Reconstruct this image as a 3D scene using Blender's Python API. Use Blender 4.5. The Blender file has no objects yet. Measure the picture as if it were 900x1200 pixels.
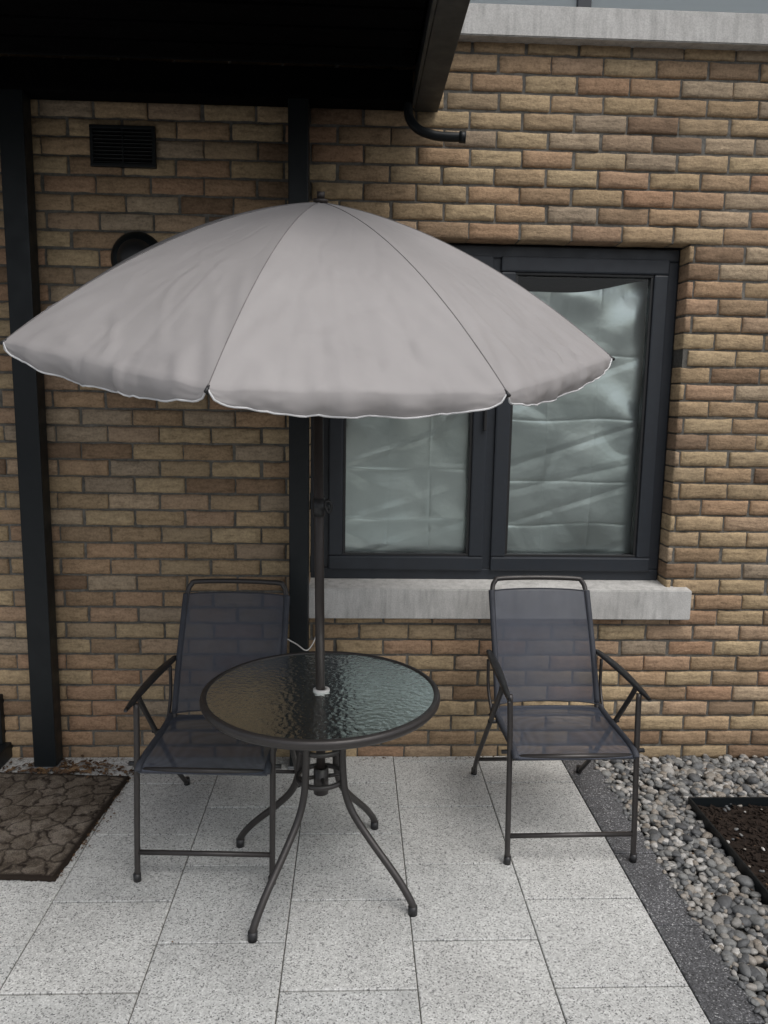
import bpy, bmesh, math, random
import numpy as np
from mathutils import Vector, Matrix, noise
random.seed(7); np.random.seed(7)
scene=bpy.context.scene
COL=scene.collection

# ------------------------------------------------------------------ helpers
def empty(name, loc=(0,0,0), rot=0):
    o=bpy.data.objects.new(name,None); COL.objects.link(o)
    o.location=loc; o.rotation_euler=(0,0,rot); o.empty_display_size=.1
    return o
def add_mesh(name, verts, faces, mat=None, parent=None, smooth=False):
    me=bpy.data.meshes.new(name); me.from_pydata([tuple(v) for v in verts],[],[tuple(f) for f in faces]); me.update()
    if smooth: me.polygons.foreach_set('use_smooth',[True]*len(me.polygons))
    o=bpy.data.objects.new(name,me); COL.objects.link(o)
    if mat: me.materials.append(mat)
    if parent: o.parent=parent
    return o
def box(name, a, b, mat, parent=None, bevel=0.0, seg=2):
    bm=bmesh.new()
    bmesh.ops.create_cube(bm,size=1)
    for v in bm.verts:
        v.co=Vector([(a[i]+b[i])/2+v.co[i]*(b[i]-a[i]) for i in range(3)])
    if bevel>0:
        bmesh.ops.bevel(bm,geom=bm.edges[:],offset=bevel,segments=seg,profile=.6,affect='EDGES')
    me=bpy.data.meshes.new(name); bm.to_mesh(me); bm.free()
    if mat: me.materials.append(mat)
    o=bpy.data.objects.new(name,me); COL.objects.link(o)
    if parent: o.parent=parent
    return o
def catmull(pts, n=6, closed=False):
    P=[Vector(p) for p in pts]; out=[]
    N=len(P)
    rng=range(N if closed else N-1)
    for i in rng:
        if closed: p0,p1,p2,p3=P[(i-1)%N],P[i],P[(i+1)%N],P[(i+2)%N]
        else: p0=P[max(i-1,0)];p1=P[i];p2=P[i+1];p3=P[min(i+2,N-1)]
        for k in range(n):
            t=k/n
            out.append(.5*((2*p1)+(-p0+p2)*t+(2*p0-5*p1+4*p2-p3)*t*t+(-p0+3*p1-3*p2+p3)*t**3))
    if not closed: out.append(P[-1])
    return out
def tube_geo(path, r, seg=12, closed=False, cap=True):
    P=[Vector(p) for p in path]; N=len(P)
    verts=[];faces=[]
    def tang(i):
        if closed: d=P[(i+1)%N]-P[(i-1)%N]
        else: d=P[min(i+1,N-1)]-P[max(i-1,0)]
        return d.normalized()
    t=tang(0); up=Vector((0,0,1)) if abs(t.z)<.9 else Vector((1,0,0))
    n=t.cross(up).normalized()
    for i in range(N):
        t=tang(i); n=(n-t*n.dot(t)).normalized(); b=t.cross(n)
        for k in range(seg):
            a=2*math.pi*k/seg
            verts.append(P[i]+(n*math.cos(a)+b*math.sin(a))*r)
    M=N if closed else N-1
    for i in range(M):
        for k in range(seg):
            j=(i+1)%N
            faces.append((i*seg+k,i*seg+(k+1)%seg,j*seg+(k+1)%seg,j*seg+k))
    if not closed and cap:
        faces.append(tuple(range(seg))[::-1]); faces.append(tuple((N-1)*seg+k for k in range(seg)))
    return verts,faces
def tube(name,path,r,mat,parent=None,seg=12,closed=False,smooth_n=0):
    if smooth_n: path=catmull(path,smooth_n,closed)
    v,f=tube_geo(path,r,seg,closed)
    return add_mesh(name,v,f,mat,parent,True)
def lathe(name,profile,mat,parent=None,seg=64,center=(0,0,0),closed=True):
    V=[];F=[];n=len(profile)
    for k in range(seg):
        a=2*math.pi*k/seg
        for r,z in profile: V.append((center[0]+r*math.cos(a),center[1]+r*math.sin(a),center[2]+z))
    for k in range(seg):
        for i in range(n if closed else n-1):
            j=(i+1)%n; k2=(k+1)%seg
            F.append((k*n+i,k2*n+i,k2*n+j,k*n+j))
    return add_mesh(name,V,F,mat,parent,True)

# ------------------------------------------------------------------ materials
class M:
    def __init__(s,name):
        s.m=bpy.data.materials.new(name); s.m.use_nodes=True
        s.nt=s.m.node_tree; s.N=s.nt.nodes; s.L=s.nt.links
        s.b=s.N['Principled BSDF']; s.out=s.N['Material Output']
    def n(s,t,**k):
        x=s.N.new(t)
        for a,v in k.items():
            setattr(x,a,v)
        return x
    def l(s,a,b): s.L.new(a,b)
    def coord(s,scale=(1,1,1),kind='Object'):
        tc=s.n('ShaderNodeTexCoord'); mp=s.n('ShaderNodeMapping'); mp.inputs['Scale'].default_value=scale
        s.l(tc.outputs[kind],mp.inputs['Vector']); return mp.outputs['Vector']
    def noise(s,vec,scale,detail=4,rough=.6):
        x=s.n('ShaderNodeTexNoise'); x.inputs['Scale'].default_value=scale; x.inputs['Detail'].default_value=detail; x.inputs['Roughness'].default_value=rough
        if vec: s.l(vec,x.inputs['Vector'])
        return x.outputs['Fac']
    def ramp(s,fac,stops,interp='LINEAR'):
        x=s.n('ShaderNodeValToRGB'); x.color_ramp.interpolation=interp
        e=x.color_ramp.elements
        while len(e)<len(stops): e.new(.5)
        for i,(p,c) in enumerate(stops):
            e[i].position=p; e[i].color=(c[0],c[1],c[2],1) if hasattr(c,'__len__') else (c,c,c,1)
        s.l(fac,x.inputs['Fac']); return x.outputs['Color']
    def mix(s,fac,a,b,mode='MIX'):
        x=s.n('ShaderNodeMix',data_type='RGBA',blend_type=mode)
        for v,i in ((fac,0),(a,6),(b,7)):
            if hasattr(v,'node'): s.l(v,x.inputs[i])
            elif i==0: x.inputs[0].default_value=v
            else: x.inputs[i].default_value=(v[0],v[1],v[2],1) if hasattr(v,'__len__') else (v,v,v,1)
        return x.outputs[2]
    def bump(s,h,strength=.5,dist=.01,prev=None):
        x=s.n('ShaderNodeBump'); x.inputs['Strength'].default_value=strength; x.inputs['Distance'].default_value=dist
        s.l(h,x.inputs['Height'])
        if prev: s.l(prev,x.inputs['Normal'])
        return x.outputs['Normal']
    def set(s,**k):
        for a,v in k.items():
            i=s.b.inputs[a.replace('_',' ')]
            if hasattr(v,'node'): s.l(v,i)
            elif hasattr(v,'__len__'): i.default_value=(v[0],v[1],v[2],1)
            else: i.default_value=v
        return s

def paint(name,col,rough=.45,metal=0.0,grime=.25,bs=.05,spec=.5):
    m=M(name); v=m.coord()
    n=m.noise(v,14,5); n2=m.noise(v,300,2)
    c=m.mix(1.0,col,m.ramp(n,[(.3,1-grime),(.75,1.0)]),'MULTIPLY')
    m.set(Base_Color=c,Roughness=m.ramp(n,[(.3,rough+.12),(.7,rough-.05)]),Metallic=metal,Normal=m.bump(n2,bs,.001))
    m.b.inputs['Specular IOR Level'].default_value=spec
    return m.m

# brick
m=M('brick_clay'); v=m.coord()
at=m.n('ShaderNodeAttribute',attribute_name='tint'); sep=m.n('ShaderNodeSeparateColor'); m.l(at.outputs['Color'],sep.inputs['Color'])
c=m.ramp(sep.outputs[0],[(0,(.25,.165,.105)),(.12,(.36,.25,.155)),(.3,(.44,.325,.195)),(.5,(.49,.375,.23)),(.64,(.45,.31,.19)),(.78,(.41,.255,.16)),(.9,(.48,.37,.25)),(1,(.36,.285,.205))])
vs=m.coord((1,1,3)); n1=m.noise(vs,17,5,.65); n2=m.noise(v,90,4,.7); n3=m.noise(v,1.6,3)
c=m.mix(.8,c,m.ramp(n1,[(.28,.5),(.5,.96),(.7,1.16)]),'MULTIPLY')
c=m.mix(.6,c,m.ramp(n2,[(.3,.5),(.6,1.1)]),'MULTIPLY')
c=m.mix(.6,c,m.ramp(n3,[(.3,.72),(.7,1.12)]),'MULTIPLY')
c=m.mix(m.ramp(sep.outputs[1],[(.0,.0),(1,.4)]),c,(.21,.16,.12))
nb=m.bump(n1,.65,.008); nb=m.bump(n2,.6,.003,nb)
m.set(Base_Color=c,Roughness=.93,Normal=nb); m.b.inputs['Specular IOR Level'].default_value=.2
BRICK=m.m
m=M('mortar'); v=m.coord(); n=m.noise(v,60,5); n3=m.noise(v,2.5,4)
c=m.mix(.6,m.ramp(n,[(.3,(.085,.08,.07)),(.7,(.18,.17,.15))]),m.ramp(n3,[(.35,.55),(.65,1.3)]),'MULTIPLY')
m.set(Base_Color=c,Roughness=.95,Normal=m.bump(n,.6,.004)); MORTAR=m.m
# precast stone
m=M('precast_stone'); v=m.coord(); n=m.noise(v,6,6); n2=m.noise(v,180,4); n3=m.noise(m.coord((6,6,1)),5,5)
c=m.ramp(n,[(.25,(.43,.42,.40)),(.7,(.60,.59,.565))]); c=m.mix(.4,c,m.ramp(n2,[(.35,.55),(.6,1.05)]),'MULTIPLY'); c=m.mix(.55,c,m.ramp(n3,[(.3,.5),(.55,1)]),'MULTIPLY')
m.set(Base_Color=c,Roughness=.85,Normal=m.bump(n2,.35,.002)); STONE=m.m
# paving
def paving(name,lo,hi,speck,stain=.75):
    m=M(name); v=m.coord()
    at=m.n('ShaderNodeAttribute',attribute_name='tint'); sep=m.n('ShaderNodeSeparateColor'); m.l(at.outputs['Color'],sep.inputs['Color'])
    vo=m.n('ShaderNodeTexVoronoi',voronoi_dimensions='2D'); vo.inputs['Scale'].default_value=260; m.l(v,vo.inputs['Vector'])
    s2=m.n('ShaderNodeSeparateColor'); m.l(vo.outputs['Color'],s2.inputs['Color'])
    c=m.ramp(s2.outputs[0],speck)
    n=m.noise(v,2.2,7,.68); n2=m.noise(v,45,5,.7)
    c=m.mix(stain,c,m.ramp(n,[(.3,.68),(.5,.93),(.65,1.06)]),'MULTIPLY')
    c=m.mix(.4,c,m.ramp(n2,[(.3,.68),(.62,1.08)]),'MULTIPLY')
    c=m.mix(1.0,c,m.ramp(sep.outputs[0],[(0,lo),(1,hi)]),'MULTIPLY')
    m.set(Base_Color=c,Roughness=m.ramp(n,[(.3,.62),(.7,.85)]),Normal=m.bump(m.mix(.5,s2.outputs[1],n2),.35,.0015))
    return m.m
SLAB=paving('paving_slab_concrete',(.85,.86,.86),(1.0,1.0,.99),[(0,(.15,.15,.15)),(.08,(.27,.27,.265)),(.22,(.48,.48,.465)),(.6,(.57,.57,.555)),(.9,(.66,.66,.645)),(1,(.77,.77,.75))])
KERB=paving('charcoal_concrete',(.85,.85,.85),(1,1,1),[(0,(.03,.03,.031)),(.3,(.075,.076,.08)),(.75,(.115,.117,.123)),(.92,(.18,.18,.19)),(1,(.45,.45,.45))])
m=M('joint_sand'); v=m.coord(); n=m.noise(v,80,4); m.set(Base_Color=m.ramp(n,[(.3,(.06,.06,.05)),(.7,(.16,.155,.135))]),Roughness=1); JOINT=m.m
m=M('ground_asphalt'); v=m.coord(); n=m.noise(v,90,4); m.set(Base_Color=m.ramp(n,[(.3,(.035,.036,.037)),(.7,(.075,.075,.077))]),Roughness=.95,Normal=m.bump(n,.5,.005)); ASPH=m.m
# pebbles
m=M('pebble'); v=m.coord(); at=m.n('ShaderNodeAttribute',attribute_name='tint'); sep=m.n('ShaderNodeSeparateColor'); m.l(at.outputs['Color'],sep.inputs['Color'])
c=m.ramp(sep.outputs[0],[(0,(.075,.077,.08)),(.3,(.14,.143,.143)),(.55,(.22,.22,.21)),(.75,(.27,.235,.195)),(.9,(.35,.34,.32)),(1,(.50,.48,.45))])
n=m.noise(v,110,4); c=m.mix(.7,c,m.ramp(n,[(.3,.5),(.65,1.1)]),'MULTIPLY'); m.set(Base_Color=c,Roughness=.65,Normal=m.bump(n,.25,.002)); PEB=m.m
m=M('gravel_bed'); v=m.coord(); n=m.noise(v,70,4); m.set(Base_Color=m.ramp(n,[(.3,(.02,.02,.018)),(.7,(.07,.065,.055))]),Roughness=1); BED=m.m
m=M('bark_mulch'); v=m.coord(); n=m.noise(v,60,5); m.set(Base_Color=m.ramp(n,[(.3,(.010,.0075,.006)),(.7,(.034,.023,.017))]),Roughness=.95,Normal=m.bump(n,.6,.004)); m.b.inputs['Specular IOR Level'].default_value=.2; MULCH=m.m
# leaves
m=M('dead_leaf'); v=m.coord(); n=m.noise(v,25,3); m.set(Base_Color=m.ramp(n,[(.3,(.03,.018,.01)),(.5,(.10,.055,.027)),(.7,(.2,.125,.06))]),Roughness=.8); LEAF=m.m
# mat
m=M('doormat_coir'); v=m.coord(); nz=m.n('ShaderNodeTexNoise'); nz.inputs['Scale'].default_value=12; nz.inputs['Detail'].default_value=3; m.l(v,nz.inputs['Vector'])
vv=m.mix(.11,v,nz.outputs['Color'])
vo=m.n('ShaderNodeTexVoronoi',feature='DISTANCE_TO_EDGE',voronoi_dimensions='2D'); vo.inputs['Scale'].default_value=13; m.l(vv,vo.inputs['Vector'])
n=m.noise(v,210,4,.85); n2=m.noise(v,6,5,.7); n3=m.noise(v,24,4,.7)
edge=m.mix(.30,m.ramp(vo.outputs['Distance'],[(.02,0),(.11,1)]),m.ramp(n3,[(.42,0),(.55,1)]))
# dark worn border of the mat (local coordinates of the mat itself)
sx=m.n('ShaderNodeSeparateXYZ'); m.l(v,sx.inputs[0])
def absdiff(out,half):
    a=m.n('ShaderNodeMath',operation='ABSOLUTE'); m.l(out,a.inputs[0]); b=m.n('ShaderNodeMath',operation='SUBTRACT'); b.inputs[0].default_value=half; m.l(a.outputs[0],b.inputs[1]); return b.outputs[0]
mn=m.n('ShaderNodeMath',operation='MINIMUM'); m.l(absdiff(sx.outputs[0],.33),mn.inputs[0]); m.l(absdiff(sx.outputs[1],.37),mn.inputs[1])
bord=m.ramp(mn.outputs[0],[(.012,0),(.028,1)])
c=m.ramp(n2,[(.3,(.085,.066,.05)),(.5,(.165,.137,.108)),(.66,(.24,.205,.17))]); c=m.mix(.9,c,m.ramp(n,[(.36,.32),(.6,1.25)]),'MULTIPLY')
c=m.mix(m.mix(1.0,edge,bord,'MULTIPLY'),(.026,.02,.016),c)
m.set(Base_Color=c,Roughness=1,Normal=m.bump(m.mix(.55,edge,n),.9,.006)); m.b.inputs['Specular IOR Level'].default_value=.1; MAT=m.m

FRAMEPVC=paint('window_frame_anthracite',(.022,.027,.035),.42,0,.25)
BLACKSTEEL=paint('black_painted_steel',(.008,.011,.013),.4,0,.3,.05,.35)
GREYSTEEL=paint('fascia_grey_steel',(.04,.045,.046),.42,.1,.35)
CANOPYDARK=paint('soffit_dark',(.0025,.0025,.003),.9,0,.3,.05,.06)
BRONZE=paint('chair_frame_bronze',(.052,.047,.045),.36,.35,.2)
DARKPLAST=paint('dark_plastic',(.02,.02,.021),.4)
WHITEPL=paint('white_plastic',(.66,.65,.62),.45)
POLEMAT=paint('umbrella_pole_paint',(.05,.041,.037),.38,.3,.2)
ZINC=paint('galvanised_steel',(.35,.36,.37),.45,.7,.3)

# sling
m=M('sling_mesh_fabric'); v=m.coord((1,1,1))
w=m.n('ShaderNodeTexWave',wave_type='BANDS',bands_direction='X'); w.inputs['Scale'].default_value=95; m.l(v,w.inputs['Vector'])
w2=m.n('ShaderNodeTexWave',wave_type='BANDS',bands_direction='Z'); w2.inputs['Scale'].default_value=95; m.l(v,w2.inputs['Vector'])
h=m.mix(.5,w.outputs['Color'],w2.outputs['Color'])
n=m.noise(v,7,3)
c=m.mix(.6,(.072,.082,.108),m.ramp(n,[(.3,.75),(.7,1.05)]),'MULTIPLY'); c=m.mix(.35,c,h,'MULTIPLY')
m.set(Base_Color=c,Roughness=.6,Normal=m.bump(h,.3,.001)); m.b.inputs['Specular IOR Level'].default_value=.3
tr=m.n('ShaderNodeBsdfTransparent'); mx=m.n('ShaderNodeMixShader'); mx.inputs[0].default_value=.81
m.l(tr.outputs[0],mx.inputs[1]); m.l(m.b.outputs[0],mx.inputs[2]); m.l(mx.outputs[0],m.out.inputs['Surface']); SLING=m.m
SLINGHEM=paint('sling_hem',(.04,.044,.056),.7)

# umbrella fabric
m=M('umbrella_polyester'); v=m.coord(); n=m.noise(v,3.5,4,.6); n2=m.noise(v,500,2); n3=m.noise(v,7,3,.5)
c=m.mix(.5,(.36,.34,.335),m.ramp(n,[(.3,.82),(.7,1.05)]),'MULTIPLY')
m.set(Base_Color=c,Roughness=.62,Normal=m.bump(n2,.12,.0006,m.bump(n3,.3,.01)))
m.b.inputs['Specular IOR Level'].default_value=.4
tl=m.n('ShaderNodeBsdfTranslucent'); m.l(c,tl.inputs['Color']); mx=m.n('ShaderNodeMixShader'); mx.inputs[0].default_value=.12
m.l(m.b.outputs[0],mx.inputs[1]); m.l(tl.outputs[0],mx.inputs[2]); m.l(mx.outputs[0],m.out.inputs['Surface']); FAB=m.m
PIPING=paint('white_piping',(.68,.68,.68),.6)
SEAM=paint('seam_thread',(.22,.205,.202),.8)

# table glass
m=M('hammered_glass'); v=m.coord()
vo=m.n('ShaderNodeTexVoronoi',feature='SMOOTH_F1'); vo.inputs['Scale'].default_value=66; m.l(v,vo.inputs['Vector'])
nz=m.noise(v,50,3); hh=m.mix(.45,vo.outputs['Distance'],nz); nb=m.bump(hh,.65,.0045)
gl=m.n('ShaderNodeBsdfGlossy'); gl.inputs['Roughness'].default_value=.18; gl.inputs['Color'].default_value=(.9,.95,.93,1); m.l(nb,gl.inputs['Normal'])
rf=m.n('ShaderNodeBsdfRefraction'); rf.inputs['IOR'].default_value=1.06; rf.inputs['Roughness'].default_value=.02; rf.inputs['Color'].default_value=(.56,.62,.59,1); m.l(m.bump(hh,1,.010),rf.inputs['Normal'])
tr=m.n('ShaderNodeBsdfTransparent'); tr.inputs['Color'].default_value=(.56,.62,.59,1)
df=m.n('ShaderNodeBsdfDiffuse'); m.l(m.ramp(hh,[(.2,(.06,.07,.066)),(.7,(.24,.27,.255))]),df.inputs['Color'])
m0=m.n('ShaderNodeMixShader'); m0.inputs[0].default_value=.18; m.l(tr.outputs[0],m0.inputs[1]); m.l(df.outputs[0],m0.inputs[2])
m1=m.n('ShaderNodeMixShader'); m1.inputs[0].default_value=.45; m.l(m0.outputs[0],m1.inputs[1]); m.l(rf.outputs[0],m1.inputs[2])
fr=m.n('ShaderNodeFresnel'); fr.inputs['IOR'].default_value=1.5; m.l(nb,fr.inputs['Normal'])
ml=m.n('ShaderNodeMath',operation='MULTIPLY_ADD'); ml.inputs[1].default_value=1.1; ml.inputs[2].default_value=.02; m.l(fr.outputs[0],ml.inputs[0])
m2=m.n('ShaderNodeMixShader'); m.l(ml.outputs[0],m2.inputs[0]); m.l(m1.outputs[0],m2.inputs[1]); m.l(gl.outputs[0],m2.inputs[2])
m.l(m2.outputs[0],m.out.inputs['Surface']); TGLASS=m.m
# window glass
def wglass(name,tint):
    m=M(name); gl=m.n('ShaderNodeBsdfGlossy'); gl.inputs['Roughness'].default_value=.02
    v=m.coord(); nb=m.bump(m.noise(v,1.6,2),.05,.05); m.l(nb,gl.inputs['Normal'])
    tr=m.n('ShaderNodeBsdfTransparent'); tr.inputs['Color'].default_value=tint
    fr=m.n('ShaderNodeFresnel'); fr.inputs['IOR'].default_value=1.5
    m2=m.n('ShaderNodeMixShader'); m.l(fr.outputs[0],m2.inputs[0]); m.l(tr.outputs[0],m2.inputs[1]); m.l(gl.outputs[0],m2.inputs[2])
    m.l(m2.outputs[0],m.out.inputs['Surface']); return m.m
WGLASS=wglass('window_glass',(.91,.945,.935,1))
m=M('silver_foil'); v=m.coord(); n=m.noise(v,4,4,.6); n2=m.noise(v,28,4,.65)
m.set(Base_Color=m.ramp(n,[(.3,(.66,.71,.69)),(.7,(.80,.84,.82))]),Metallic=.75,Roughness=.30,Normal=m.bump(n2,.12,.003,m.bump(n,.25,.015))); FOIL=m.m
m=M('sky_reflection_white'); m.set(Base_Color=(.82,.84,.86),Roughness=.9); SKYBACK=m.m  # pale colour standing in for sky reflected in the upper pane
m=M('room_dark'); m.set(Base_Color=(.012,.012,.012),Roughness=1); m.b.inputs['Specular IOR Level'].default_value=.05; ROOM=m.m

# ------------------------------------------------------------------ building
bld=empty('brick_building')
XL,XR,ZT=-3.6,3.6,4.6
Z0=-.025; CH=.075; BW=.225
OPEN=[(-.20,1.462,.80,2.375),(.05,3.2,3.2,4.55),(-2.9,-1.66,-.1,2.15)]
V=[];F=[];T=[]
def brick(x0,x1,z0,z1):
    w=x1-x0
    nx=max(2,int(round(w/.04)))
    xs=[0,.005]+[.005+(w-.01)*i/nx for i in range(1,nx)]+[w-.005,w]
    zs=[0,.005,(z1-z0)*.35,(z1-z0)*.65,(z1-z0)-.005,(z1-z0)]
    o=len(V); NX=len(xs);NZ=len(zs)
    tilt=random.uniform(-.0025,.0025); dep=random.uniform(-.004,.003); t0=random.random(); t1=random.random()**4
    sd=random.uniform(0,99); rough=random.uniform(.0015,.0055)
    for j,z in enumerate(zs):
        for i,x in enumerate(xs):
            bx=(i in(0,NX-1)); bz=(j in(0,NZ-1))
            jx=random.uniform(-.0016,.0016) if not(i==0 and x0 in EDG or i==NX-1 and x1 in EDG) else 0
            jz=random.uniform(-.0012,.0012)+.0034*noise.noise(Vector((x*22,z*9,sd)))
            y=dep+tilt*(x/w-.5)*2
            if bx or bz: y+=.006+random.uniform(0,.003)
            else: y+=rough*noise.noise(Vector((x*30,z*45,sd)))+random.uniform(-.0008,.0005)
            V.append((x0+x+(jx),y,z0+z+jz))
    nf=NX*NZ
    for j in range(NZ-1):
        for i in range(NX-1):
            a=o+j*NX+i; F.append((a,a+1,a+NX+1,a+NX))
    ring=[(0,i) for i in range(NX)]+[(j,NX-1) for j in range(1,NZ)]+[(NZ-1,i) for i in range(NX-2,-1,-1)]+[(j,0) for j in range(NZ-2,0,-1)]
    rb=len(V)
    for (j,i) in ring:
        p=V[o+j*NX+i]; V.append((p[0],.10,p[2]))
    R=len(ring)
    for k in range(R):
        a=o+ring[k][0]*NX+ring[k][1]; k2=(k+1)%R; b=o+ring[k2][0]*NX+ring[k2][1]
        F.append((b,a,rb+k,rb+k2))
    T.extend([(t0,t1,0,1)]*(nf+R))
EDG=set()
for op in OPEN: EDG.add(op[0]);EDG.add(op[1])
nc=int((ZT-Z0)/CH)
for r in range(nc):
    za=Z0+r*CH+.0045; zb=Z0+(r+1)*CH-.0045
    zc=(za+zb)/2
    off=(r%2)*BW/2+ .03+random.uniform(-.006,.006)
    x=XL+off-BW
    blocks=[(o_[0],o_[1]) for o_ in OPEN if o_[2]<zc<o_[3]]
    while x<XR:
        a=x+.0045+random.uniform(-.003,.003); b=x+BW-.0045+random.uniform(-.003,.003); x+=BW
        a=max(a,XL); b=min(b,XR)
        segs=[(a,b)]
        for (p,q) in blocks:
            ns=[]
            for (s,e) in segs:
                if e<=p or s>=q: ns.append((s,e))
                else:
                    if s<p: ns.append((s,p))
                    if e>q: ns.append((q,e))
            segs=ns
        for s,e in segs:
            if e-s>.02: brick(s,e,za,zb)
bw=add_mesh('brick_courses',V,F,BRICK,bld,True)
ca=bw.data.color_attributes.new('tint','FLOAT_COLOR','POINT'); ca.data.foreach_set('color',np.array(T,dtype=np.float32).ravel())
def mort(i,x0,x1,z0,z1): box('mortar_%d'%i,(x0,.008,z0),(x1,.25,z1),MORTAR,bld)
g=.006; OX=1.462
mort(1,XL,-2.9-g,-.1,2.15+g); mort(2,-1.66+g,-.20-g,-.1,2.375+g); mort(3,-.20-g,OX+g,-.1,.80-g); mort(4,OX+g,XR,-.1,2.375+g)
mort(5,XL,-1.66+g,2.15+g,2.375+g) ; mort(6,XL,XR,2.375+g,3.2-g); mort(7,XL,.05-g,3.2-g,ZT); mort(8,3.2+g,XR,3.2-g,ZT)
box('parapet_coping',(XL,-.06,ZT-.05),(XR,.3,ZT+.06),STONE,bld,.006)
box('building_core',(XL,1.2,-.1),(XR,3.5,ZT),ROOM,bld)
box('building_side_wall_1',(XL,.25,-.1),(XL+.2,1.2,ZT),MORTAR,bld); box('building_side_wall_2',(XR-.2,.25,-.1),(XR,1.2,ZT),MORTAR,bld)

def sill(name,x0,x1,yf,zb,zt,parent):
    v=[(x0,.12,zb+.01),(x1,.12,zb+.01),(x1,yf,zb),(x0,yf,zb),(x0,.12,zt+.014),(x1,.12,zt+.014),(x1,yf,zt),(x0,yf,zt)]
    f=[(0,1,2,3),(7,6,5,4),(3,2,6,7),(1,0,4,5),(2,1,5,6),(0,3,7,4)]
    o=add_mesh(name,v,f,STONE,parent)
    bm=bmesh.new(); bm.from_mesh(o.data); bmesh.ops.recalc_face_normals(bm,faces=bm.faces); bmesh.ops.bevel(bm,geom=bm.edges[:],offset=.004,segments=2,affect='EDGES'); bm.to_mesh(o.data); bm.free()
sill('window_sill',-.262,1.566,-.055,.692,.832,bld)
sill('upper_window_sill',-.05,3.3,-.07,3.165,3.285,bld)

# ---- main window
win=empty('casement_window'); win.parent=bld
FY=.095
zb,zt=.842,2.372; xl,xr=-.165,1.459
def frame(pref,x0,x1,z0,z1,w,y0,y1,mat,parent,bev=.006):
    box(pref+'_bottom',(x0,y0,z0),(x1,y1,z0+w),mat,parent,bev)
    box(pref+'_top',(x0,y0,z1-w),(x1,y1,z1),mat,parent,bev)
    box(pref+'_left',(x0,y0+.0015,z0+w),(x0+w,y1,z1-w),mat,parent,bev)
    box(pref+'_right',(x1-w,y0+.0015,z0+w),(x1,y1,z1-w),mat,parent,bev)
frame('outer_frame',xl,xr,zb,zt,.055,FY,FY+.08,FRAMEPVC,win)
box('mullion',(.605,FY+.001,zb+.055),(.655,FY+.08,zt-.055),FRAMEPVC,win,.005)
for nm,a,b in (('left_sash',-.118,.612),('right_sash',.648,1.412)):
    frame(nm,a,b,zb+.047,zt-.047,.068,FY-.018,FY+.06,FRAMEPVC,win,.008)
    frame(nm+'_bead',a+.066,b-.066,zb+.113,zt-.113,.014,FY-.006,FY+.04,DARKPLAST,win,.003)
    add_mesh(nm+'_glass',[(a+.07,FY+.012,zb+.117),(b-.07,FY+.012,zb+.117),(b-.07,FY+.012,zt-.117),(a+.07,FY+.012,zt-.117)],[(0,1,2,3)],WGLASS,win)
box('frame_packer',(-.20,FY+.01,.83),(-.167,FY+.07,2.374),FRAMEPVC,win)
def rid(d,w,a): return a*math.exp(-abs(d)/w)
random.seed(21)
def foil(name,x0,x1,z0,z1,kind):
    # folded reflective sheet: fold lines divide it in rectangles with slightly different tilts
    nx,nz=190,330; V=[];F=[]
    fx_=([.16,.36] if kind==1 else [.90,1.13]); fz_=([1.12,1.36,1.62,1.9] if kind==1 else [1.10,1.31,1.60,1.90])
    hx=[x0]+fx_+[x1]; hz=[z0]+fz_+[z1]
    node=[[random.uniform(-.007,.007) for _ in hx] for _ in hz]
    def cell(x,z):
        i=0
        while i<len(hx)-2 and x>hx[i+1]: i+=1
        j=0
        while j<len(hz)-2 and z>hz[j+1]: j+=1
        u=(x-hx[i])/(hx[i+1]-hx[i]); v_=(z-hz[j])/(hz[j+1]-hz[j])
        return (node[j][i]*(1-u)+node[j][i+1]*u)*(1-v_)+(node[j+1][i]*(1-u)+node[j+1][i+1]*u)*v_
    for j in range(nz+1):
        for i in range(nx+1):
            x=x0+(x1-x0)*i/nx; top=z1-.03*math.sin(math.pi*i/nx)**2-(.07*(1-i/nx) if kind==2 else 0); z=z0+(top-z0)*j/nz
            wx=x+.012*noise.noise(Vector((x*3,z*3,kind))); wz=z+.016*noise.noise(Vector((x*3,z*3,kind+8)))
            y=.165+cell(wx,wz)
            q=Vector((x*1.6+kind*5,z*1.3,kind*7))
            y+=.014*noise.noise(q)+.0016*noise.noise(Vector((x*9+z*5,z*6-x*3,kind)))
            for a_,(sx_,sz_,ss) in enumerate(((2.2,.8,1),(.7,-2.8,5))):
                cr=noise.noise(Vector((x*sx_+z*sz_,z*2.2-x*.9,ss+kind*3))); y+=(.0016,.0014)[a_]*max(0,1-abs(cr)*9)
            for zz in fz_: y+=rid(wz-zz,.006,.0020)*(.6+.6*noise.noise(Vector((x*4,zz*9,0))))
            for xx in fx_: y+=rid(wx-xx,.006,-.0018)*(.6+.6*noise.noise(Vector((z*4,xx*9,0))))
            if kind==2:
                for cx_,ph,sg in ((.60,.0,1),(1.50,1.3,-1)):
                    dx=(x-cx_)*sg; dz=z1+.06-z; r=math.hypot(dx,dz)+1e-4; th=math.atan2(dz,dx)
                    s_=math.sin(th*12+ph+1.6*noise.noise(Vector((x*2.5,z*2.5,2+ph))))
                    y+=(.011 if sg>0 else .005)*min(1,r*3)*s_*math.exp(-(dz/.45)**2)
                y+=.0035*math.sin((z*22+x*10)+2*noise.noise(Vector((x*4,z*4,1))))*math.exp(-((x-1.2)**2/.04+(z-1.62)**2/.06))
            else:
                y+=.009*math.sin((x*12+(z-1)*(z-1)*5+1.0*noise.noise(Vector((x*2,z*2,4)))))*math.exp(-((x+.0)/.22)**2)
            V.append((x,y,z))
    for j in range(nz):
        for i in range(nx):
            a=j*(nx+1)+i; F.append((a,a+1,a+nx+2,a+nx+1))
    add_mesh(name,V,F,FOIL,win,True)
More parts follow.
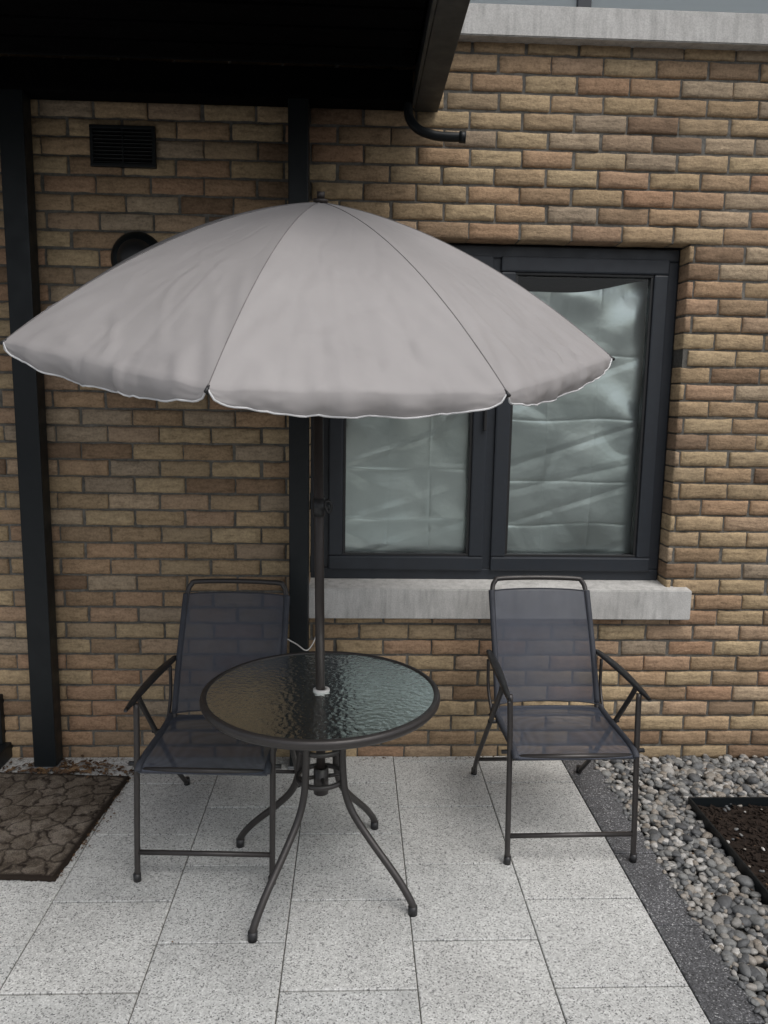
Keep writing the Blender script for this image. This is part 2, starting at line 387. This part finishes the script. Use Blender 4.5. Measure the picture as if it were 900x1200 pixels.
foil('foil_blind_left',-.06,.56,.94,2.26,1); foil('foil_blind_right',.70,1.37,.94,2.25,2)
random.seed(99)
box('room_backing',(-.3,.5,.7),(1.6,.52,2.5),ROOM,win)
box('handle_lever',(.59,FY-.04,1.55),(.604,FY-.022,1.67),DARKPLAST,win,.004)

# upper window
uw=empty('upper_window'); uw.parent=bld
frame('outer_frame',.055,3.195,3.30,4.54,.026,.03,.10,FRAMEPVC,uw,.004)
for i,xx in enumerate((.92,2.15)): box('mullion_%d'%i,(xx,.031,3.326),(xx+.06,.10,4.514),FRAMEPVC,uw,.004)
add_mesh('pane',[(.08,.042,3.32),(3.17,.042,3.32),(3.17,.042,4.52),(.08,.042,4.52)],[(0,1,2,3)],WGLASS,uw); box('sky_reflection_backing',(.08,.05,3.32),(3.17,.06,4.52),SKYBACK,uw)  # added pale sheet behind the pane imitates its sky reflection

# door to the left
dr=empty('entrance_door'); dr.parent=bld
frame('door_frame',-2.9,-1.665,.06,2.145,.07,.03,.11,BLACKSTEEL,dr)
box('door_panel',(-2.83,.06,.13),(-1.735,.10,2.07),FRAMEPVC,dr,.004)
box('door_glass',(-2.65,.052,.5),(-1.9,.058,1.9),WGLASS,dr)
box('threshold',(-2.95,-.16,0.0),(-1.585,.03,.075),BLACKSTEEL,dr,.006)
box('door_jamb_cover',(-1.668,-.035,.075),(-1.612,.03,.31),BLACKSTEEL,dr,.005)

# vent
vt=empty('air_vent_grille',(-.978,-.008,2.712))
frame('rim',-.135,.135,-.082,.082,.014,-.012,.012,BLACKSTEEL,vt,.002)
box('back',(-.121,.0,-.068),(.121,.008,.068),ROOM,vt)
for i in range(9):
    z=-.06+i*.015
    add_mesh('slat_%d'%i,[(-.121,-.0005,z+.006),(.121,-.0005,z+.006),(.121,-.009,z-.003),(-.121,-.009,z-.003),(-.121,-.0005,z+.0045),(.121,-.0005,z+.0045),(.121,-.008,z-.0045),(-.121,-.008,z-.0045)],[(0,1,2,3)[::-1],(4,5,6,7),(3,2,6,7)],BLACKSTEEL,vt)
box('vent_bar',(-.003,-.010,-.068),(.003,-.0,.068),BLACKSTEEL,vt)
# wall lamp
wl=empty('wall_light',(-.935,-.0,2.262))
def disc_dome(name,R,d,mat,parent,y0):
    prof=[(R*math.cos(a),d*math.sin(a)) for a in [math.pi/2*i/8 for i in range(9)]]
    V=[];F=[];n=len(prof);S=40
    for k in range(S):
        a=2*math.pi*k/S
        for r,dd in prof: V.append((r*math.cos(a),y0-dd,r*math.sin(a)))
    for k in range(S):
        for i in range(n-1): F.append((k*n+i,((k+1)%S)*n+i,((k+1)%S)*n+i+1,k*n+i+1))
    add_mesh(name,V,F,mat,parent,True)
disc_dome('housing',.115,.05,BLACKSTEEL,wl,.006); disc_dome('diffuser',.085,.075,DARKPLAST,wl,-.002)

# canopy roof
cn=empty('entrance_canopy')
CX0,CX1,CYF=-3.4,.337,-1.65
box('edge_beam',(.237,CYF,2.882),(CX1,-.012,3.07),GREYSTEEL,cn,.004)
box('edge_beam_lip',(.222,CYF+.1,2.876),(.235,-.10,2.93),GREYSTEEL,cn,.002)
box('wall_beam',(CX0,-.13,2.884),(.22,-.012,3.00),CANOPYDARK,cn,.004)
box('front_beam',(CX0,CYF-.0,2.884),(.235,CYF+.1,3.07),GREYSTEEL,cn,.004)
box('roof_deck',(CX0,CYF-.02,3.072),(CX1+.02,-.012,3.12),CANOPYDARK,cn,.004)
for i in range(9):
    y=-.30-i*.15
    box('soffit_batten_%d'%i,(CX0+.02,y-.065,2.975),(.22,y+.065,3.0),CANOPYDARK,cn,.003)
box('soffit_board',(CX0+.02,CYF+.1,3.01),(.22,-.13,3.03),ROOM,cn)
for i,(px,w) in enumerate(((-1.386,.100),(-.240,.084))):
    box('post_%d'%i,(px-w/2,-.125,.0),(px+w/2,-.04,2.884),BLACKSTEEL,cn,.005)
    box('post_foot_%d'%i,(px-w/2-.008,-.133,.0),(px+w/2+.008,-.032,.012),ZINC,cn,.003)
box('post_2',(-3.35,-.125,0),(-3.25,-.04,2.884),BLACKSTEEL,cn,.005)
tube('drain_spout',[(.21,-.10,2.90),(.21,-.10,2.835),(.245,-.11,2.785),(.31,-.12,2.758),(.37,-.13,2.75),(.44,-.14,2.747)],.019,BLACKSTEEL,cn,14,False,6)
tube('drain_collar',[(.415,-.136,2.7485),(.442,-.14,2.747)],.023,BLACKSTEEL,cn,14)
tube('power_cable',[(-.19,-.01,.80),(-.17,-.03,.72),(-.165,-.06,.62),(-.20,-.135,.57),(-.25,-.14,.60),(-.31,-.13,.63),(-.33,-.03,.60),(-.35,-.012,.45),(-.36,-.012,.02)],.003,WHITEPL,None,8,False,8)

# ------------------------------------------------------------------ ground
gs=300
add_mesh('ground',[(-gs,-gs,-.06),(gs,-gs,-.06),(gs,gs,-.06),(-gs,gs,-.06)],[(0,1,2,3)],ASPH)
pv=empty('patio_paving')
add_mesh('jointing_bed',[(-4,-5,-.006),(1.0,-5,-.006),(1.0,.009,-.006),(-4,.009,-.006)],[(0,1,2,3)],JOINT,pv)
def slabs(name,items,mat,parent,th=.05):
    V=[];F=[];T=[]
    for (x0,x1,y0,y1) in items:
        dz=random.uniform(-.0012,.0012); e=.0022; t=(random.random(),random.random(),0,1); o=len(V)
        for z,i in ((-th,0),(-e+dz,0),(dz,e)):
            V+= [(x0+i,y0+i,z),(x1-i,y0+i,z),(x1-i,y1-i,z),(x0+i,y1-i,z)]
        for L in (0,4):
            for k in range(4): F.append((o+L+k,o+L+(k+1)%4,o+L+4+(k+1)%4,o+L+4+k))
        F.append((o+8,o+9,o+10,o+11)); T+=[t]*12
    ob=add_mesh(name,V,F,mat,parent)
    ca=ob.data.color_attributes.new('tint','FLOAT_COLOR','POINT'); ca.data.foreach_set('color',np.array(T,dtype=np.float32).ravel())
    return ob
it=[]; g=.0018
for c in range(-12,2):
    x0=.2+.4*c; x1=x0+.4
    off=-.06 if c%2==0 else -.26
    off+=random.uniform(-.004,.004)
    y=off+.4
    while y>-5:
        ya=y-.4; yb=min(y,-.002)
        if yb-ya>.03: it.append((x0+g,x1-g,ya+.003,yb-.003))
        y-=.4
slabs('slabs',it,SLAB,pv)
it=[];y=0
while y>-5: it.append((1.0+.003,1.155,y-.4+g,y-g-.001)); y-=.4
kb=slabs('kerb_edging',it,KERB,pv,.07)
# gravel
gr=empty('gravel')
add_mesh('gravel_bed',[(1.155,-5,-.03),(4,-5,-.03),(4,.009,-.03),(1.155,.009,-.03)],[(0,1,2,3)],BED,gr)
bm=bmesh.new(); bmesh.ops.create_icosphere(bm,subdivisions=2,radius=1); bm.verts.ensure_lookup_table()
tv=np.array([v.co[:] for v in bm.verts]); tf=np.array([[v.index for v in f.verts] for f in bm.faces]); bm.free()
PX0,PY0=1.445,-.455
cs=[]
def rp(n,x0,x1,y0,y1,z0,z1,s0,s1):
    for _ in range(n): cs.append((random.uniform(x0,x1),random.uniform(y0,y1),random.uniform(z0,z1),random.uniform(s0,s1)*(1.5 if random.random()<.06 else 1)))
rp(2500,1.165,1.435,-2.6,-.0,-.028,.0,.009,.019)
rp(2600,1.435,3.2,PY0+.01,-.01,-.028,.004,.010,.021)
rp(240,1.14,1.17,-2.4,-.0,-.01,.006,.007,.011)
rp(160,1.46,2.2,-1.9,PY0,-.004,.008,.005,.009)
nv=len(tv);npb=len(cs); AV=np.zeros((npb*nv,3)); AF=np.zeros((npb*len(tf),3),int); TT=np.zeros((npb*nv,4),np.float32)
for i,(x,y,z,s) in enumerate(cs):
    sc=np.array([s*random.uniform(.9,1.5),s*random.uniform(.75,1.05),s*random.uniform(.45,.75)])
    p=np.sign(tv)*np.abs(tv)**random.uniform(.8,1.05)*sc
    p=p*(1+.12*np.sin(tv[:,[1,2,0]]*3+random.uniform(0,6)))
    R=np.array(Matrix.Rotation(random.uniform(0,6.28),3,'Z')@Matrix.Rotation(random.uniform(-.5,.5),3,'X')@Matrix.Rotation(random.uniform(-.4,.4),3,'Y'))
    AV[i*nv:(i+1)*nv]=p@R.T+np.array([x,y,z]); AF[i*len(tf):(i+1)*len(tf)]=tf+i*nv
    TT[i*nv:(i+1)*nv]=(random.random(),random.random(),0,1)
pb=add_mesh('pebbles',AV.tolist(),AF.tolist(),PEB,gr,True)
ca=pb.data.color_attributes.new('tint','FLOAT_COLOR','POINT'); ca.data.foreach_set('color',TT.ravel())
# planting bed
bed=empty('mulch_planting_bed')
nx,ny=90,110;V=[];F=[]
def soilz(x,y): return -.006+.022*noise.noise(Vector((x*5,y*5,0)))+.014*noise.noise(Vector((x*22,y*22,3)))
for j in range(ny+1):
    for i in range(nx+1):
        x=PX0+.005+1.9*i/nx;y=PY0-.005-2.6*j/ny
        V.append((x,y,soilz(x,y)))
for j in range(ny):
    for i in range(nx):
        a=j*(nx+1)+i; F.append((a,a+nx+1,a+nx+2,a+1))
add_mesh('soil',V,F,MULCH,bed,True)
V=[];F=[]
for _ in range(6000):
    x=random.uniform(PX0+.012,PX0+1.0); y=random.uniform(PY0-1.7,PY0-.012)
    L=random.uniform(.003,.013);W=L*random.uniform(.25,.6);H=random.uniform(.001,.003)
    R=Matrix.Rotation(random.uniform(0,6.28),3,'Z')@Matrix.Rotation(random.uniform(-.9,.9),3,'X')@Matrix.Rotation(random.uniform(-.6,.6),3,'Y')
    z=soilz(x,y)+.004; o=len(V)
    for a,b_,c_ in ((-1,-1,-1),(1,-.6,-1),(1,1,-1),(-.7,1,-1),(-1,-1,1),(1,-.6,1),(1,1,1),(-.7,1,1)): V.append(Vector((x,y,z))+R@Vector((a*L,b_*W,c_*H)))
    F+=[tuple(o+k for k in q) for q in ((3,2,1,0),(4,5,6,7),(0,1,5,4),(1,2,6,5),(2,3,7,6),(3,0,4,7))]
add_mesh('bark_chips',V,F,MULCH,bed)
box('edging_side',(PX0-.008,-3.1,-.05),(PX0,PY0,.03),BLACKSTEEL,bed,.001)
box('edging_back',(PX0-.008,PY0+.0,-.05),(PX0+1.9,PY0+.008,.03),BLACKSTEEL,bed,.001)

# doormat
dm=empty('doormat',(-1.335,-.555,0),math.radians(-4))
bm=bmesh.new(); nx,ny=90,90
grid=[[None]*(ny+1) for _ in range(nx+1)]
for i in range(nx+1):
    for j in range(ny+1):
        u=i/nx-.5; w=j/ny-.5
        fx=.004*noise.noise(Vector((w*18,0,1 if u>0 else 5)))+random.uniform(-.002,.002) if i in(0,nx) else 0
        fy=.004*noise.noise(Vector((u*18,3,1 if w>0 else 5)))+random.uniform(-.002,.002) if j in(0,ny) else 0
        edge=(i in(0,nx) or j in(0,ny))
        grid[i][j]=bm.verts.new((u*.66+fx,w*.74+fy,(.002 if edge else .014+.003*noise.noise(Vector((u*8,w*8,0)))+.0015*noise.noise(Vector((u*50,w*50,0))))))
for i in range(nx):
    for j in range(ny): bm.faces.new((grid[i][j],grid[i+1][j],grid[i+1][j+1],grid[i][j+1]))
me=bpy.data.meshes.new('mat_surface'); bm.to_mesh(me); bm.free(); me.materials.append(MAT); o=bpy.data.objects.new('mat_surface',me); COL.objects.link(o); o.parent=dm
for p in me.polygons: p.use_smooth=True

# dead leaves
V=[];F=[]
def leaf(x,y,s):
    R=Matrix.Rotation(random.uniform(0,6.28),3,'Z')@Matrix.Rotation(random.uniform(-.5,.5),3,'X'); o=len(V)
    cu=random.uniform(-.3,.5); z=s*.35+.004
    pts=[(-1,0,0),(-.5,-.42,cu*.5),(.2,-.5,cu),(1,0,.1),(.2,.5,cu),(-.5,.42,cu*.5),(0,0,0)]
    for p in pts: V.append(Vector((x,y,z))+R@(Vector(p)*s))
    for k in range(6): F.append((o+6,o+k,o+(k+1)%6))
for _ in range(210): leaf(-1.30+random.gauss(0,.14),-.12+random.gauss(0,.04)-.01,random.uniform(.006,.021))
for _ in range(300):
    t=random.random(); leaf(-.985-.055*t+random.gauss(0,.018),-.2-.72*t,random.uniform(.002,.008))
for _ in range(110): leaf(random.uniform(-1.6,-.95),-.16+random.gauss(0,.022),random.uniform(.005,.014))
for _ in range(80): leaf(random.uniform(-1.3,1.0),-.015-abs(random.gauss(0,.02)),random.uniform(.002,.008))
for _ in range(24): leaf(random.uniform(-.9,1.0),random.uniform(-1.7,-.1),random.uniform(.002,.005))
for _ in range(40): leaf(random.uniform(1.17,2.2),random.uniform(-1.6,-.05),random.uniform(.004,.009)) 
V=[Vector((v.x,min(v.y,-.012),max(v.z,.003))) for v in V]
add_mesh('dead_leaves',V,F,LEAF)

# ------------------------------------------------------------------ chairs
def chair(loc,rot):
    c=empty('folding_patio_chair',loc,rot)
    R=.0105
    for s,nm in ((-1,'left'),(1,'right')):
        x=s*.237
        tube('front_leg_'+nm,[(x,-.355,.004),(x,-.345,.15),(x,-.315,.50),(s*.240,-.300,.632)],R,BRONZE,c,12,False,4)
        xb=s*.255
        tube('back_leg_'+nm,[(s*.243,.325,.004),(xb,.20,.14),(xb,-.02,.385),(xb,-.21,.60),(xb,-.225,.632)],R*.95,BRONZE,c,12,False,4)
        for y,xx in ((-.355,x),(.325,s*.243)):
            tube('foot_cap_%s_%d'%(nm,y>0),[(xx,y,0.0),(xx,y-.004*(1 if y<0 else 1),.03)],.0135,DARKPLAST,c,12)
        tube('seat_rail_'+nm,[(s*.222,.07,.435),(s*.222,-.05,.425),(s*.222,-.30,.425),(s*.222,-.345,.415)],.010,BRONZE,c,10,False,4)
        tube('link_'+nm,[(s*.232,.02,.405),(s*.238,.10,.50),(s*.240,.11,.62)],.007,BRONZE,c,8,False,4)
        n=16;V=[];F=[]
        for i in range(n+1):
            t=i/n; y=.155-.52*t; z=.642+.012*math.sin(math.pi*t)-.008*t; w=.011+.007*math.sin(math.pi*min(1,t*1.1)**.8) if t<1 else .008
            if t>.93: w*=.75
            xc=s*(.231+.024*t)
            for a,b in ((-1,-.6),(-.8,.7),(-.3,1),(.3,1),(.8,.7),(1,-.6),(.6,-1),(-.6,-1)): V.append((xc+a*w,y,z+b*.0065))
        for i in range(n):
            for k in range(8): F.append((i*8+k,i*8+(k+1)%8,(i+1)*8+(k+1)%8,(i+1)*8+k))
        F.append(tuple(range(8))); F.append(tuple(n*8+k for k in range(8))[::-1])
        add_mesh('armrest_'+nm,V,F,DARKPLAST,c,True)
        for (y,z) in ((-.318,.42),(-.055,.42)):
            tube('pivot_%s_%d'%(nm,int(-y*100)),[(s*.215,y,z),(s*.266,y,z)],.008,DARKPLAST,c,10)
    P=[(-.208,.015,.385),(-.208,.05,.455),(-.207,.13,.64),(-.206,.215,.80),(-.203,.262,.885),(-.190,.275,.915),(-.165,.279,.926),(0,.282,.930)]
    P=P+[(-p[0],p[1],p[2]) for p in P[-2::-1]]
    tube('back_frame',P,.0105,BRONZE,c,12,False,6)
    tube('front_stretcher',[(-.237,-.348,.105),(.237,-.348,.105)],.009,BRONZE,c)
    tube('back_stretcher',[(-.252,.215,.125),(.252,.215,.125)],.008,BRONZE,c)
    tube('seat_front_bar',[(-.222,-.345,.412),(.222,-.345,.412)],.010,BRONZE,c)
    tube('seat_rear_bar',[(-.24,.045,.40),(-.19,.06,.42),(0,.065,.428),(.19,.06,.42),(.24,.045,.40)],.009,BRONZE,c,12,False,5)
    nx=16;V=[];F=[]
    pr=catmull([(0,.048,.452),(0,.13,.64),(0,.215,.80),(0,.257,.878)],7)
    for p in pr:
        for i in range(nx+1):
            u=-1+2*i/nx; sag=.022*(1-u*u)
            V.append((u*.213,p.y-.012*abs(u)**6+sag,p.z+.004*(1-u*u)))
    m_=len(pr)
    for j in range(m_-1):
        for i in range(nx):
            a=j*(nx+1)+i; F.append((a,a+1,a+nx+2,a+nx+1))
    add_mesh('back_sling',V,F,SLING,c,True)
    for s in(-1,1): tube('back_sling_sleeve_%d'%s,[(s*.209,p.y-.001,p.z) for p in pr],.0125,SLINGHEM,c,12)
    for e,zz in ((0,0),(-1,0)):
        tube('back_sling_hem_%d'%abs(e),[V[(m_-1 if e else 0)*(nx+1)+i] for i in range(nx+1)],.003,SLINGHEM,c,6)
    V=[];F=[]; pr=catmull([(0,.055,.440),(0,-.08,.432),(0,-.27,.434),(0,-.335,.428),(0,-.357,.414),(0,-.35,.400)],6); m_=len(pr)
    for j,p in enumerate(pr):
        for i in range(nx+1):
            u=-1+2*i/nx; sag=.020*(1-u*u)*math.sin(math.pi*min(1,j/m_*1.15))
            V.append((u*.222,p.y,p.z-sag))
    for j in range(m_-1):
        for i in range(nx):
            a=j*(nx+1)+i; F.append((a,a+1,a+nx+2,a+nx+1))
    add_mesh('seat_sling',V,F,SLING,c,True)
    for s in(-1,1): tube('seat_sling_sleeve_%d'%s,[(s*.222,p.y,p.z-.003) for p in pr[:-6]],.0125,SLINGHEM,c,12)
    return c
chair((.81,-.50,0),math.radians(1.0))
chair((-.492,-.60,0),math.radians(-2.8))

# ------------------------------------------------------------------ table
TX,TY,TH=-.104,-.935,.70
tb=empty('round_glass_table',(TX,TY,0))
lathe('rim',[(.386,TH-.026),(.398,TH-.028),(.405,TH-.020),(.407,TH-.010),(.404,TH+.0),(.396,TH+.004),(.387,TH+.003),(.384,TH-.001)],BRONZE,tb,96)
lathe('glass_top',[(.0,TH-.001),(.386,TH-.001)],TGLASS,tb,96,(0,0,0),False)
for k in range(4):
    a=math.radians(57+90*k+.5); d=(math.cos(a),math.sin(a))
    prof=[(.372,.0),(.372,.022),(.360,.050),(.305,.115),(.195,.220),(.130,.292),(.100,.36),(.090,.44),(.088,.52),(.092,.60),(.13,.648),(.22,.664),(.32,.670),(.39,.676)]
    tube('leg_%d'%k,[(d[0]*r,d[1]*r,z) for r,z in prof],.0125,BRONZE,tb,14,False,6)
    tube('foot_cap_%d'%k,[(d[0]*.372,d[1]*.372,0),(d[0]*.371,d[1]*.371,.03)],.0155,DARKPLAST,tb,14)
for i,(z,r) in enumerate(((.385,.082),(.50,.078))):
    tube('brace_ring_%d'%i,[(r*math.cos(t*math.pi/20),r*math.sin(t*math.pi/20),z) for t in range(40)],.009,BRONZE,tb,10,True)
for k in range(4):
    a=math.radians(12+90*k); tube('ring_spoke_%d'%k,[(.02*math.cos(a),.02*math.sin(a),.385),(.08*math.cos(a),.08*math.sin(a),.385)],.007,BRONZE,tb,8)
lathe('pole_socket',[(.019,.325),(.026,.325),(.026,.42),(.019,.42)],BRONZE,tb,24)
lathe('hole_collar',[(.0165,TH-.012),(.022,TH-.012),(.029,TH+.001),(.028,TH+.005),(.020,TH+.007),(.0165,TH+.006)],WHITEPL,tb,32)

# ------------------------------------------------------------------ umbrella
um=empty('garden_umbrella')
base=Vector((TX,TY,.33)); 
H=Vector((-.121,-.955,1.903)); tau=math.radians(13); 
axis=Vector((.036,-math.sin(tau),math.cos(tau))).normalized()
fx=Vector((1,0,0)); fx=(fx-axis*fx.dot(axis)).normalized(); fy=axis.cross(fx)
Rr,hh=.908,.375
joint=Vector((-.118,-.945,1.72))
tube('pole',[base,joint],.0158,POLEMAT,um,20)
tube('tilt_joint',[joint-Vector((0,0,.03)),joint+axis*.03],.021,DARKPLAST,um,16)
tube('pole_upper',[joint,H+axis*(hh+.01)],.0145,POLEMAT,um,16)
kb_=base.lerp(joint,(1.335-.33)/(joint.z-.33))
tube('clamp_knob_stem',[kb_,kb_+Vector((.034,-.004,0))],.006,DARKPLAST,um,10)
tube('clamp_knob',[kb_+Vector((.030,-.004,-.016)),kb_+Vector((.040,-.004,-.006)),kb_+Vector((.040,-.004,.012)),kb_+Vector((.030,-.004,.022)),kb_+Vector((.02,-.004,.012))],.005,DARKPLAST,um,10,True,4)
lathe('clamp_sleeve',[(.0155,-.03),(.020,-.03),(.020,.03),(.0155,.03)],DARKPLAST,um,24,tuple(kb_))
def P3(r,a,z): return H+fx*(r*math.cos(a))+fy*(r*math.sin(a))+axis*z
def prof(s): return hh*(1-(.18*s+.82*s**1.88))
AD=[-101.8,-59.2,-14.0,32,78.5,122,167,-147.8+360]
AL=[math.radians(a) for a in AD]
NU,NS=48,64; V=[];F=[];hems=[]
for k in range(8):
    a0=AL[k]; a1=AL[(k+1)%8]
    if a1<a0: a1+=2*math.pi
    o=len(V); hem=[]
    NV=9
    mid=(a0+a1)/2; rad=(fx*math.cos(mid)+fy*math.sin(mid))
    for j in range(NS+1+NV):
        for i in range(NU+1):
            u=i/NU
            s=min(1,j/NS)
            s=max(s,.012)
            A=P3(Rr*s,a0,prof(s)); B=P3(Rr*s,a1,prof(s))
            p=A.lerp(B,u); w=math.sin(math.pi*u)
            p+=axis*(-.016*w*s*(1-s)*2.2)+rad*(.001*w*s*s)
            wr=noise.noise(Vector((u*4+k*9,s*3,2)))*.008*w*s
            ed=max(0,(s-.45)/.55)
            wr+=ed*w*.007*noise.noise(Vector((u*12+k*5,s*4,6)))
            # pull creases (narrow ridges)
            cr=noise.noise(Vector((u*4-s*7+k*7,u*2+s*2,k*3.1))); wr+=.009*ed*w*max(0,1-abs(cr)*13)
            cr=noise.noise(Vector((u*4+s*6+k*3,u*2-s*2,k*1.7+9))); wr-=.007*s*w*max(0,1-abs(cr)*14)
            cr=noise.noise(Vector((u*9+k*13,s*1.8,k*2.3+4))); wr+=.006*ed*w*max(0,1-abs(cr)*9)
            d=min(u,1-u); wr+=ed*.010*math.exp(-d/.09)*math.sin(s*34+(u if u<.5 else 1-u)*40+k)*min(1,d*12)
            p+=(axis*.7+rad*.7)*wr
            if j>=NS-2: p-=(axis*.6+rad*.6)*(.003*w)
            if j>NS:
                q=(j-NS)/NV
                dr=.060*(max(0,4*u*(1-u)))**.40*(1+.07*noise.noise(Vector((u*5,k*3.3,1))))
                rip=.005*math.sin(u*30+k*2+2.5*noise.noise(Vector((u*5,k,0))))*w**.5+.009*noise.noise(Vector((u*8,k*4,3)))*w+.005*noise.noise(Vector((u*34,k*4,q*3)))
                p+=-Vector((0,0,1))*dr*q*.96+axis*(-.04*dr*q)+rad*(rip*q+.010*math.sin(q*math.pi/2)*w**.5-.022*q*q*w)
            V.append(p)
            if j==NS+NV: hem.append(p)
    hems.append(hem)
    for j in range(NS+NV):
        for i in range(NU):
            a=o+j*(NU+1)+i; F.append((a,a+NU+1,a+NU+2,a+1))
add_mesh('canopy_fabric',V,F,FAB,um,True)
for k,hem in enumerate(hems): tube('hem_piping_%d'%k,hem,.0025,PIPING,um,6)
for k in range(8):
    rib=[P3(Rr*s,AL[k],prof(s)) for s in [i/30 for i in range(31)]]
    tube('seam_%d'%k,[p+axis*.0004 for p in rib],.0013,SEAM,um,6)
    tube('rib_%d'%k,[p-axis*.012 for p in rib],.003,DARKPLAST,um,6)
    tip=rib[-1]; dd=(rib[-1]-rib[-2]).normalized()
    tube('rib_tip_%d'%k,[tip-dd*.012-axis*.004,tip+dd*.010],.0042,DARKPLAST,um,8)
    tube('strut_%d'%k,[H+axis*.02,rib[16]-axis*.014],.003,DARKPLAST,um,6)
hubz=H+axis*.02
tube('runner_hub',[hubz-axis*.025,hubz+axis*.025],.03,DARKPLAST,um,20)
ap=H+axis*(hh+.004)
tube('finial_base',[ap-axis*.004,ap+axis*.006],.022,POLEMAT,um,20)
tube('finial',[ap+axis*.004,ap+axis*.026],.012,POLEMAT,um,16)

# ------------------------------------------------------------------ light
w=bpy.data.worlds.new('World'); scene.world=w; w.use_nodes=True
nt=w.node_tree; bg=nt.nodes['Background']; sk=nt.nodes.new('ShaderNodeTexSky'); sk.sky_type='NISHITA'; sk.sun_disc=False
el=math.radians(60); az=math.radians(146)
sk.sun_elevation=el; sk.sun_rotation=az; sk.air_density=1.0; sk.dust_density=4.0; sk.ozone_density=1.0
hs=nt.nodes.new('ShaderNodeHueSaturation'); hs.inputs['Saturation'].default_value=.4
nt.links.new(sk.outputs[0],hs.inputs['Color']); nt.links.new(hs.outputs[0],bg.inputs['Color']); bg.inputs['Strength'].default_value=.148
sd=bpy.data.lights.new('sun','SUN'); sd.energy=1.3; sd.angle=math.radians(45); sd.color=(1,.99,.965)
so=bpy.data.objects.new('sun',sd); COL.objects.link(so)
dirv=Vector((math.sin(az)*math.cos(el),math.cos(az)*math.cos(el),math.sin(el)))
so.rotation_euler=dirv.to_track_quat('Z','Y').to_euler(); so.location=dirv*20
scene.view_settings.view_transform='Standard'; scene.view_settings.look='None'; scene.view_settings.exposure=0; scene.view_settings.gamma=1

# ------------------------------------------------------------------ camera
th,ph,rho=.040,math.radians(8.6),.016
Fv=Vector((math.sin(th)*math.cos(ph),math.cos(th)*math.cos(ph),-math.sin(ph)))
R0=Vector((math.cos(th),-math.sin(th),0)); U0=R0.cross(Fv)
Rv=R0*math.cos(rho)+U0*math.sin(rho); Uv=-R0*math.sin(rho)+U0*math.cos(rho)
cd=bpy.data.cameras.new('camera'); cam=bpy.data.objects.new('camera',cd); COL.objects.link(cam)
mw=Matrix.Identity(4)
for i in range(3): mw[i][0]=Rv[i]; mw[i][1]=Uv[i]; mw[i][2]=-Fv[i]
mw[0][3],mw[1][3],mw[2][3]=0,-3.45,1.7
cam.matrix_world=mw
cd.sensor_fit='HORIZONTAL'; cd.sensor_width=36; cd.lens=36; cd.clip_start=.05; cd.clip_end=1000
scene.camera=cam
